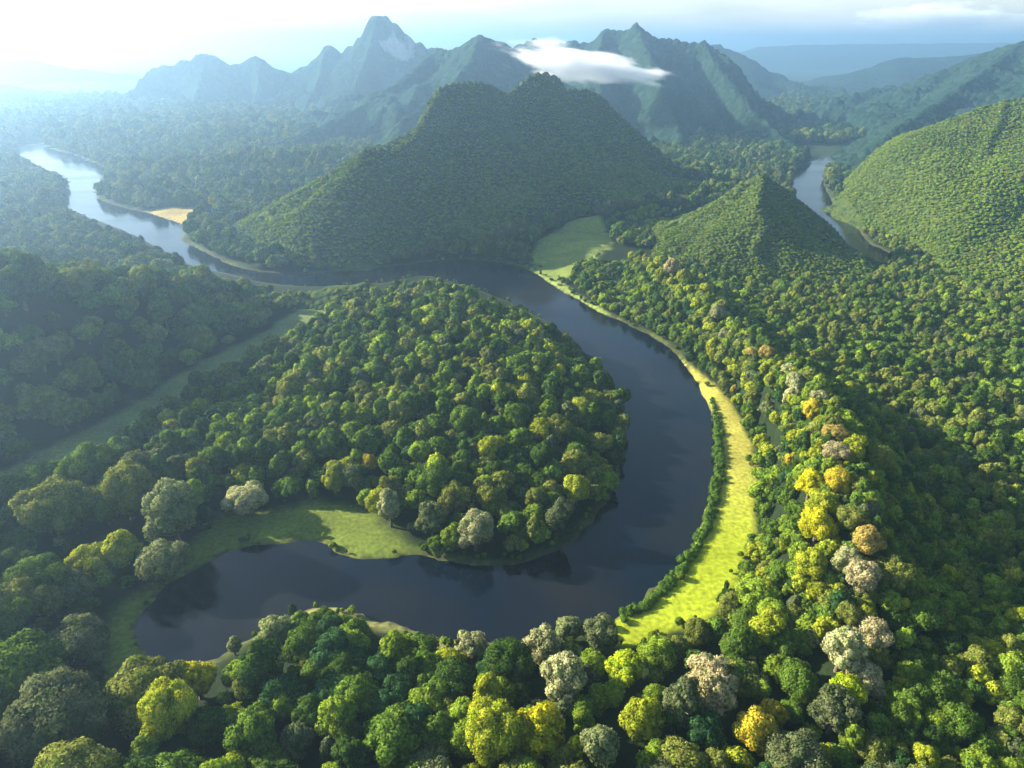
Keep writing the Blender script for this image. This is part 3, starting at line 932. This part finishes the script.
mass = []
for name, r0, lo, hi in ZONES:
    x, y = scatter(lo, hi, r0)
    if not len(x):
        continue
    z0 = np.zeros(x.shape)
    px, py, dep = project(x, y, z0 + 8)
    ok = (px > (-260 if r0 > 2 else -60)) & (px < (1290 if r0 > 2 else 1090)) & (py < 900) & (py > 40)
    x, y = x[ok], y[ok]
    sd = water_sd(x, y)
    z, src = total_h(x, y)
    cl = classify(x, y, sd, src)
    ok = cl == name
    if name == 'mount':
        e = 4.0
        zx, _ = total_h(x + e, y)
        zy, _ = total_h(x, y + e)
        nx, ny = -(zx - z) / e, -(zy - z) / e
        dot = nx * (0 - x) + ny * (0 - y) + (CAM_H - z)
        ok &= dot > -10
        ok &= (np.hypot(nx, ny) < 3.2)
    x, y, z = x[ok], y[ok], z[ok]
    if name == 'mount':
        srck = src[ok]
    R = r0 * np.clip(RNG.normal(1.0, 0.25, len(x)), 0.5, 1.55)
    if name == 'mount':
        R *= np.where(srck == 1, 0.72, np.where(z > 70, 0.8, 1.0))
    if name in ('hill', 'left'):
        R *= 1 + 0.1 * fbm(x / 30, y / 30, 55, 2)
    keep = np.ones(len(x), bool)
    for sx, sy, sr in SP:
        keep &= np.hypot(x - sx, y - sy) > (sr + R) * 0.62
    if name == 'near':
        sdk = water_sd(x, y)
        R *= 0.55 + 0.45 * sstep(sdk, 4, 18)
        keep &= sdk > 8.5
    if name in ('hill', 'far', 'far2', 'peninsula', 'plain', 'mount'):
        # the far shores stay open: no tall trees right at the water
        for fr in (0.7, 1.4, 2.3):
            qx, qy, _d = project(x, y, z + fr * R)
            dz_ = sp * -1 + (CY - qy) / F_PX * cp
            t_ = -CAM_H / np.minimum(dz_, -0.02)
            wx, wy = (qx - CX) / F_PX * t_, (cp + (CY - qy) / F_PX * sp) * t_
            keep &= ~((water_sd(wx, wy) < 0.0) & (y > 300))
    if name in ('near', 'slope'):
        # the lime meadow stays in the open
        for fr in (0.5, 1.2, 1.9):
            qx, qy, _d = project(x, y, z + fr * R)
            dz_ = sp * -1 + (CY - qy) / F_PX * cp
            t_ = (1.6 - CAM_H) / np.minimum(dz_, -0.02)
            keep &= ~inside(LIME, (qx - CX) / F_PX * t_, (cp + (CY - qy) / F_PX * sp) * t_)
    # leave small irregular gaps
    keep &= fbm(x / 22, y / 22, 61, 3) > {'left': -1.1, 'near': -2.0, 'peninsula': -2.0, 'slope': -2.0}.get(name, -1.05)
    pal = PALETTE[name]
    names = [p[0] for p in pal]
    w = np.array([p[1] for p in pal], float)
    crest_pal = PALETTE['crest']
    cn, cw = [p[0] for p in crest_pal], np.array([p[1] for p in crest_pal])
    dl = seg_dist(RIDGE_LINE, x, y)
    patch = fbm(x / 45, y / 45, 33, 3)
    for i in np.flatnonzero(keep):
        if name == 'slope' and dl[i] < 9 and RNG.random() < 0.75:
            tn = RNG.choice(cn, p=cw / cw.sum())
        else:
            ww = w * np.exp(np.array([patch[i] * (0.8 if n in ('olive', 'light green', 'yellow-green') else -0.4) for n in names]))
            tn = RNG.choice(names, p=ww / ww.sum())
        shp = RNG.choice(['round', 'wide', 'tall'], p=[.66, .22, .12] if name not in ('left', 'hill') else [.45, .5, .05])
        trees.append([x[i], y[i], z[i], R[i], str(tn), str(shp), name, None])

# undergrowth: saplings between the big crowns and bushes along the banks and meadow edges
def undergrowth(x, y, lo_r, hi_r, zone, pal):
    z, _src = total_h(x, y)
    names = [p[0] for p in pal]
    w = np.array([p[1] for p in pal], float)
    for i in range(len(x)):
        trees.append([x[i], y[i], z[i], RNG.uniform(lo_r, hi_r), str(RNG.choice(names, p=w / w.sum())), str(RNG.choice(['round', 'wide', 'tall'], p=[.5, .3, .2])), zone, None])


big = np.array([[t[0], t[1], t[3]] for t in trees if t[6] in ('near', 'peninsula', 'left', 'slope')])
m = RNG.random(len(big)) < 0.6
ang = RNG.uniform(0, 6.283, m.sum())
ux, uy = big[m, 0] + np.cos(ang) * big[m, 2] * 1.15, big[m, 1] + np.sin(ang) * big[m, 2] * 1.15
ok = (water_sd(ux, uy) > 2.5) & (inside_soft(ux, uy) < 0.4)
undergrowth(ux[ok], uy[ok], 1.6, 3.4, 'bush', PALETTE['near'])
rx_, ry_ = RNG.uniform(20, 180, 5200), RNG.uniform(130, 480, 5200)
ok = (seg_dist(RIDGE_LINE, rx_, ry_) < 40) & (inside_soft(rx_, ry_) < 0.3) & (water_sd(rx_, ry_) > 3)
undergrowth(rx_[ok], ry_[ok], 1.2, 2.6, 'bush', PALETTE['slope'])
bx_, by_ = RNG.uniform(-190, 190, 9000), RNG.uniform(110, 520, 9000)
bsd = water_sd(bx_, by_)
edge = np.minimum(seg_dist(MEADOW, bx_, by_, True), np.minimum(seg_dist(SLOPE_MEADOW, bx_, by_, True), seg_dist(LIME, bx_, by_, True)))
patchy = fbm(bx_ / 12, by_ / 12, 88, 3)
ok = (((bsd > 0.3) & (bsd < 4.0) & (patchy > -0.1)) | ((edge < 2.5) & (bsd > 1) & (patchy > 0.0)))
undergrowth(bx_[ok], by_[ok], 0.5, 1.5, 'bush', (('green', 4), ('light green', 3), ('olive', 3), ('dark green', 2)))

# nothing stands right in front of a tree that stands out
_x, _y, _z, _r = (np.array([t[i] for t in trees], float) for i in range(4))
_px, _py, _dep = project(_x, _y, _z + 1.2 * _r)
_s = _r * F_PX / _dep
drop = np.zeros(len(trees), bool)
for i in range(len(SPECIAL)):
    d = np.hypot(_px - _px[i], (_py - _py[i]) * 0.9)
    drop |= (d < 0.72 * (_s + _s[i])) & (_dep < _dep[i] - 0.5)
drop[:len(SPECIAL)] = False
for t, q in zip(trees, drop):
    if q:       # only a sapling there
        t[3] *= 0.42
        t[6] = 'bush'

# the largest in view become objects of their own, the rest is the forest
T = trees
tx, ty, tz, tr = (np.array([t[i] for t in T], float) for i in range(4))
px, py, dep = project(tx, ty, tz + 1.2 * tr)
size = tr * F_PX / dep
inview = (px + 0.6 * size > 0) & (px - 0.6 * size < 1024) & (py > 0) & (py - size < 768)
N_SPECIAL = len(SPECIAL)
order = [i for i in np.argsort(-size) if inview[i] and i >= N_SPECIAL and T[i][6] != 'bush'][:290]
chosen = list(range(N_SPECIAL)) + order
PXY = {i: (px[i], py[i], size[i]) for i in chosen}

# ------------------------------------------------------------------ labels of the single trees
ZONE_WORDS = {'near': 'in the forest below the lake', 'left': 'in the dim left wood', 'peninsula': 'in the peninsula forest', 'slope': 'on the ridge by the lime meadow',
              'hill': 'on the shaded left hill', 'plain': 'in the hollow right of the ridge', 'mount': 'on the mountain foot', 'far': 'on the far plain'}
ORD = ['first', 'second', 'third', 'fourth', 'fifth', 'sixth', 'seventh', 'eighth', 'ninth', 'tenth', 'eleventh', 'twelfth', 'thirteenth', 'fourteenth', 'fifteenth', 'sixteenth',
       'seventeenth', 'eighteenth', 'nineteenth', 'twentieth']
ROWS = ['frontmost row', 'second row', 'third row', 'fourth row', 'fifth row', 'sixth row', 'seventh row', 'eighth row', 'ninth row', 'tenth row', 'eleventh row', 'twelfth row']
SHAPE_WORD = {'round': 'round', 'wide': 'broad', 'tall': 'slim tall', 'open': 'feathery'}
labels = {i: T[i][7] for i in range(N_SPECIAL)}
buckets = {}
for i in order:
    t = T[i]
    zone_y = [PXY[j][1] for j in order if T[j][6] == t[6]]
    row = int((max(zone_y) - PXY[i][1]) // 46)
    buckets.setdefault((t[6], row, t[4]), []).append(i)
for (zn, row, tn), ids in buckets.items():
    ids.sort(key=lambda j: PXY[j][0])
    for k, j in enumerate(ids):
        rw = ROWS[min(row, 11)]
        if len(ids) == 1:
            labels[j] = f'only {tn} tree of the {rw} {ZONE_WORDS[zn]}'
        else:
            which = 'leftmost' if k == 0 else 'rightmost' if k == len(ids) - 1 else ORD[k]
            tail = ' from left' if which not in ('leftmost', 'rightmost') else ''
            labels[j] = f'{which} {tn} tree{tail}, {rw} {ZONE_WORDS[zn]}'

SHRUB_NAMES = {'pale beige': 'pale_tree', 'pinkish beige': 'pale_tree', 'silvery green': 'pale_tree', 'bright yellow': 'yellow_tree', 'golden': 'yellow_tree', 'orange': 'yellow_tree'}
protos = {}


def make_tree(i):
    x, y, z, R, tn, shp, zone, _ = T[i]
    v = random.choice(BY_SHAPE[shp])
    if R > 6.3:
        ok_ = [q for q in BY_SHAPE[shp] if q in CROWN_XL]
        v = random.choice(ok_) + 100 if ok_ else v
    nm = SHRUB_NAMES.get(tn, 'broadleaf_tree')
    root = bpy.data.objects.new(nm, None)
    root.empty_display_size = 0.5
    COL.objects.link(root)
    root.location = (x, y, z)
    root.rotation_euler = (0, 0, random.uniform(0, 6.283))
    sxy = R * random.uniform(0.94, 1.08)
    root.scale = (sxy, sxy * random.uniform(0.88, 1.1), R * random.uniform(0.9, 1.12) * (0.92 if shp == 'tall' else 1))
    tag(root, labels[i], 'tree', {'broadleaf_tree': 'green broadleaf trees nearest the viewer', 'pale_tree': 'pale leaved trees', 'yellow_tree': 'yellow and orange trees'}[nm])
    if v not in protos:
        protos[v] = (bpy.data.objects.new('trunk', TRUNKS[v % 100]), bpy.data.objects.new('crown', CROWN_HI[v] if v < 100 else CROWN_XL[v - 100]))
        tk, cr = protos[v]
    else:
        tk, cr = protos[v][0].copy(), protos[v][1].copy()
    for o in (tk, cr):
        COL.objects.link(o)
        o.parent = root
    c = np.array(TINT[tn]) * random.uniform(0.85, 1.18)
    cr['tint'] = [float(q) for q in c]
    return root


bright = {}
for i in chosen:
    make_tree(i)

# ------------------------------------------------------------------ the rest of the woods: one object
sel = set(chosen)
rest = [i for i in range(len(T)) if i not in sel]
print('trees in all', len(T), 'single', len(chosen), 'forest', len(rest), 'smallest single', size[order[-1]])
pts = np.array([[tx[i], ty[i], tz[i]] for i in rest])
LO_SHAPE = {s: [i for i, q in enumerate(KINDS[:10]) if q == s] for s in ('round', 'wide', 'tall')}
vid = np.array([random.choice(LO_SHAPE[T[i][5] if T[i][5] in LO_SHAPE else 'round']) for i in rest], np.int32)
scl = np.array([[T[i][3] * random.uniform(.92, 1.1), T[i][3] * random.uniform(.92, 1.1), T[i][3] * random.uniform(.85, 1.15) * (0.62 if T[i][6] == 'mount' else 1)] for i in rest])
tint = np.array([np.array(TINT[T[i][4]]) * (random.uniform(1.1, 1.36) if T[i][6] == 'mount' else random.uniform(0.8, 1.22)) for i in rest])
rot = np.array([random.uniform(0, 6.283) for _ in rest])
me = bpy.data.meshes.new('forest')
me.vertices.add(len(pts))
me.vertices.foreach_set('co', pts.astype(np.float32).ravel())
a = me.attributes.new('tint', 'FLOAT_COLOR', 'POINT'); a.data.foreach_set('color', np.hstack([tint, np.ones((len(tint), 1))]).astype(np.float32).ravel())
a = me.attributes.new('scl', 'FLOAT_VECTOR', 'POINT'); a.data.foreach_set('vector', scl.astype(np.float32).ravel())
a = me.attributes.new('rot', 'FLOAT', 'POINT'); a.data.foreach_set('value', rot.astype(np.float32))
a = me.attributes.new('vid', 'INT', 'POINT'); a.data.foreach_set('value', vid)
me.update()
forest = link('forest', me)
tag(forest, kind='stuff')
ng = bpy.data.node_groups.new('forest', 'GeometryNodeTree')
ng.interface.new_socket('Geometry', in_out='INPUT', socket_type='NodeSocketGeometry')
ng.interface.new_socket('Geometry', in_out='OUTPUT', socket_type='NodeSocketGeometry')
N, Lk = ng.nodes.new, ng.links.new
gi, go = N('NodeGroupInput'), N('NodeGroupOutput')
iop = N('GeometryNodeInstanceOnPoints')
Lk(gi.outputs[0], iop.inputs['Points'])


def named(nm, typ):
    n = N('GeometryNodeInputNamedAttribute'); n.data_type = typ; n.inputs['Name'].default_value = nm
    return n.outputs['Attribute']


join = N('GeometryNodeJoinGeometry')
for me_ in reversed(CROWN_LO):
    src = bpy.data.objects.new('forest_crown', me_)      # source shape only, not part of the scene
    oi = N('GeometryNodeObjectInfo'); oi.inputs['Object'].default_value = src
    oi.inputs['As Instance'].default_value = True
    Lk(oi.outputs['Geometry'], join.inputs[0])
Lk(join.outputs[0], iop.inputs['Instance'])
iop.inputs['Pick Instance'].default_value = True
Lk(named('vid', 'INT'), iop.inputs['Instance Index'])
cx = N('ShaderNodeCombineXYZ'); Lk(named('rot', 'FLOAT'), cx.inputs['Z'])
Lk(cx.outputs[0], iop.inputs['Rotation'])
Lk(named('scl', 'FLOAT_VECTOR'), iop.inputs['Scale'])
Lk(iop.outputs[0], go.inputs[0])
md = forest.modifiers.new('scatter', 'NODES')
md.node_group = ng

# ------------------------------------------------------------------ shrub strip between lake and lime meadow
hp = catmull([G(a, b, 1.0) for a, b in [(712, 398), (717, 425), (719, 455), (716, 490), (704, 532), (680, 572), (650, 602), (622, 619)]], 6, False)
bh_co, bh_f, bh_n = [], [], []
r = np.random.default_rng(5)
seglen = np.r_[0, np.cumsum(np.hypot(*np.diff(hp, axis=0).T))]
for s in np.arange(0, seglen[-1], 0.55):
    cx_, cy_ = np.interp(s, seglen, hp[:, 0]), np.interp(s, seglen, hp[:, 1])
    k = min(1, 0.45 + s / 60)
    c = np.array([cx_ + r.normal(0, 0.8) * k, cy_ + r.normal(0, 0.8) * k, 1.2 + r.uniform(0.2, 0.9) * k])
    R = r.uniform(0.7, 1.5) * k
    b = len(bh_co)
    v, f = ICO1
    bh_co.extend(c + v * R * 0.8); bh_n.extend(v); bh_f.extend((f + b).tolist())
    n = int(70 * R * R)
    d = r.normal(0, 1, (n, 3)); d /= np.linalg.norm(d, axis=1)[:, None]
    for dd in d:
        pp = c + dd * R * r.uniform(0.8, 1.15)
        nn = dd + r.normal(0, .4, 3); nn /= np.linalg.norm(nn)
        u = np.cross(nn, r.normal(0, 1, 3)); u /= np.linalg.norm(u); w = np.cross(nn, u)
        q = r.uniform(.18, .36); b = len(bh_co)
        bh_co.extend((pp + u * q, pp + w * q * .65, pp - u * q, pp - w * q * .65)); bh_n.extend((dd,) * 4); bh_f.append([b, b + 1, b + 2, b + 3])
hm = raw_mesh('hedge', bh_co, bh_f)
hm.normals_split_custom_set_from_vertices([tuple(map(float, q)) for q in bh_n])
hedge = link('hedge', hm, M_LEAF)
hedge['tint'] = [0.085, 0.15, 0.02]
tag(hedge, 'long curving strip of green shrubs between the dark water and the lime meadow', 'hedge')

# ------------------------------------------------------------------ clouds
def cloud_material(name, density, freq, flat):
    """soft torn cloud: thick in the middle, fraying out before the skin is reached"""
    m, nt, N, Lk = new_mat(name)
    out = N('ShaderNodeOutputMaterial')
    v = N('ShaderNodeVolumeScatter')
    v.inputs['Color'].default_value = (1, 1, 1, 1)
    v.inputs['Anisotropy'].default_value = 0.2
    tc = N('ShaderNodeTexCoord')
    ln = N('ShaderNodeVectorMath'); ln.operation = 'LENGTH'
    Lk(tc.outputs['Object'], ln.inputs[0])
    mp = N('ShaderNodeMapping'); mp.inputs['Scale'].default_value = (freq, freq * 0.5, freq * flat)
    Lk(tc.outputs['Object'], mp.inputs[0])
    nz = N('ShaderNodeTexNoise'); nz.inputs['Scale'].default_value = 1.0; nz.inputs['Detail'].default_value = 6; nz.inputs['Roughness'].default_value = 0.6
    Lk(mp.outputs[0], nz.inputs['Vector'])
    a = N('ShaderNodeMath'); a.operation = 'MULTIPLY_ADD'; a.inputs[1].default_value = 1.9
    b = N('ShaderNodeMath'); b.operation = 'SUBTRACT'; b.inputs[0].default_value = 0.0
    Lk(ln.outputs['Value'], b.inputs[1])
    Lk(nz.outputs[0], a.inputs[0]); Lk(b.outputs[0], a.inputs[2])
    mr = N('ShaderNodeMapRange'); mr.inputs[1].default_value = 0.18; mr.inputs[2].default_value = 0.55; mr.inputs[4].default_value = density
    Lk(a.outputs[0], mr.inputs[0])
    Lk(mr.outputs[0], v.inputs['Density'])
    Lk(v.outputs[0], out.inputs['Volume'])
    return m


def cloud(label, centre, size, density, freq, flat, roll=0.0):
    v, f = ico(3)
    o = link('cloud', raw_mesh('cloud', v, f.tolist()), cloud_material('cloud', density, freq, flat))
    o.location = centre
    o.scale = size
    o.rotation_euler = (0, roll, 0)
    tag(o, label, 'cloud')


cloud('flat white cloud lying against the distant mountains behind the big forested mountain', P(582, 64, 1235), (165, 60, 36), 0.05, 2.2, 1.0, 0.16)
cloud('long white heap cloud low in the sky above the far plateau', P(935, 18, 9800), (1250, 500, 200), 0.006, 3.6, 0.8)

# ------------------------------------------------------------------ haze
hb = bmesh.new()
bmesh.ops.create_cube(hb, size=1.0)
hme = bpy.data.meshes.new('haze')
hb.to_mesh(hme); hb.free()
haze = link('haze', hme)
x0, x1, y0, y1, z0, z1 = -17500, 17500, -1500, 19500, -8.0, 262.0
haze.location = ((x0 + x1) / 2, (y0 + y1) / 2, (z0 + z1) / 2)
haze.scale = (x1 - x0, y1 - y0, z1 - z0)
m, nt, Nn, Ll = new_mat('haze')
o_ = Nn('ShaderNodeOutputMaterial')
pv = Nn('ShaderNodeVolumePrincipled')
pv.inputs['Color'].default_value = HAZE_COL
pv.inputs['Density'].default_value = HAZE_D
pv.inputs['Anisotropy'].default_value = HAZE_G
Ll(pv.outputs[0], o_.inputs['Volume'])
hme.materials.append(m)
tag(haze, kind='stuff')

# ------------------------------------------------------------------ light
sd_ = Vector((math.sin(SUN_AZ) * math.cos(SUN_EL), math.cos(SUN_AZ) * math.cos(SUN_EL), math.sin(SUN_EL)))
sl = bpy.data.lights.new('sun', 'SUN')
sl.energy = SUN_E
sl.angle = rad(0.6)
sl.color = (1.0, 0.91, 0.76)
so = bpy.data.objects.new('sun', sl)
COL.objects.link(so)
so.rotation_euler = sd_.to_track_quat('Z', 'Y').to_euler()
so.location = sd_ * 500

world = bpy.data.worlds.new('World')
scene.world = world
world.use_nodes = True
nt = world.node_tree
nt.nodes.clear()
Nn, Ll = nt.nodes.new, nt.links.new
wo = Nn('ShaderNodeOutputWorld')
bg = Nn('ShaderNodeBackground')
bg.inputs['Strength'].default_value = SKY_E
sky = Nn('ShaderNodeTexSky')
sky.sky_type = 'NISHITA'
sky.sun_disc = False
sky.sun_elevation = SUN_EL
sky.sun_rotation = SUN_AZ % (2 * math.pi)
sky.altitude = 100
sky.air_density, sky.dust_density, sky.ozone_density = 1.1, 1.0, 1.4
# thin streaky cloud sheets, laid out by direction on the sky
tc = Nn('ShaderNodeTexCoord')
sep = Nn('ShaderNodeSeparateXYZ'); Ll(tc.outputs['Generated'], sep.inputs[0])
mp = Nn('ShaderNodeMapping'); mp.inputs['Scale'].default_value = (2.2, 2.2, 13.0)
Ll(tc.outputs['Generated'], mp.inputs[0])
nz = Nn('ShaderNodeTexNoise'); nz.inputs['Scale'].default_value = 1.6; nz.inputs['Detail'].default_value = 6; nz.inputs['Roughness'].default_value = 0.55
Ll(mp.outputs[0], nz.inputs['Vector'])
cv = Nn('ShaderNodeMapRange'); cv.inputs[1].default_value = 0.42; cv.inputs[2].default_value = 0.68; cv.inputs[4].default_value = 0.65
Ll(nz.outputs[0], cv.inputs[0])
lowf = Nn('ShaderNodeMapRange'); lowf.inputs[1].default_value = 0.30; lowf.inputs[2].default_value = 0.08
Ll(sep.outputs['Z'], lowf.inputs[0])
mm = Nn('ShaderNodeMath'); mm.operation = 'MULTIPLY'
Ll(cv.outputs[0], mm.inputs[0]); Ll(lowf.outputs[0], mm.inputs[1])
mxw = Nn('ShaderNodeMix'); mxw.data_type = 'RGBA'
Ll(mm.outputs[0], mxw.inputs['Factor']); Ll(sky.outputs[0], mxw.inputs[6])
mxw.inputs[7].default_value = CLOUD_COL
Ll(mxw.outputs[2], bg.inputs['Color'])
Ll(bg.outputs[0], wo.inputs['Surface'])

# ------------------------------------------------------------------ render
cy = scene.cycles
cy.max_bounces = 6
cy.diffuse_bounces = 2
cy.glossy_bounces = 2
cy.transmission_bounces = 2
cy.volume_bounces = 4
cy.transparent_max_bounces = 4
cy.use_denoising = True
cy.caustics_reflective = cy.caustics_refractive = False
scene.view_settings.view_transform = 'Standard'
scene.view_settings.look = 'None'
scene.view_settings.gamma = 1.0
scene.view_settings.use_curve_mapping = False
scene.view_settings.exposure = EXPOSURE
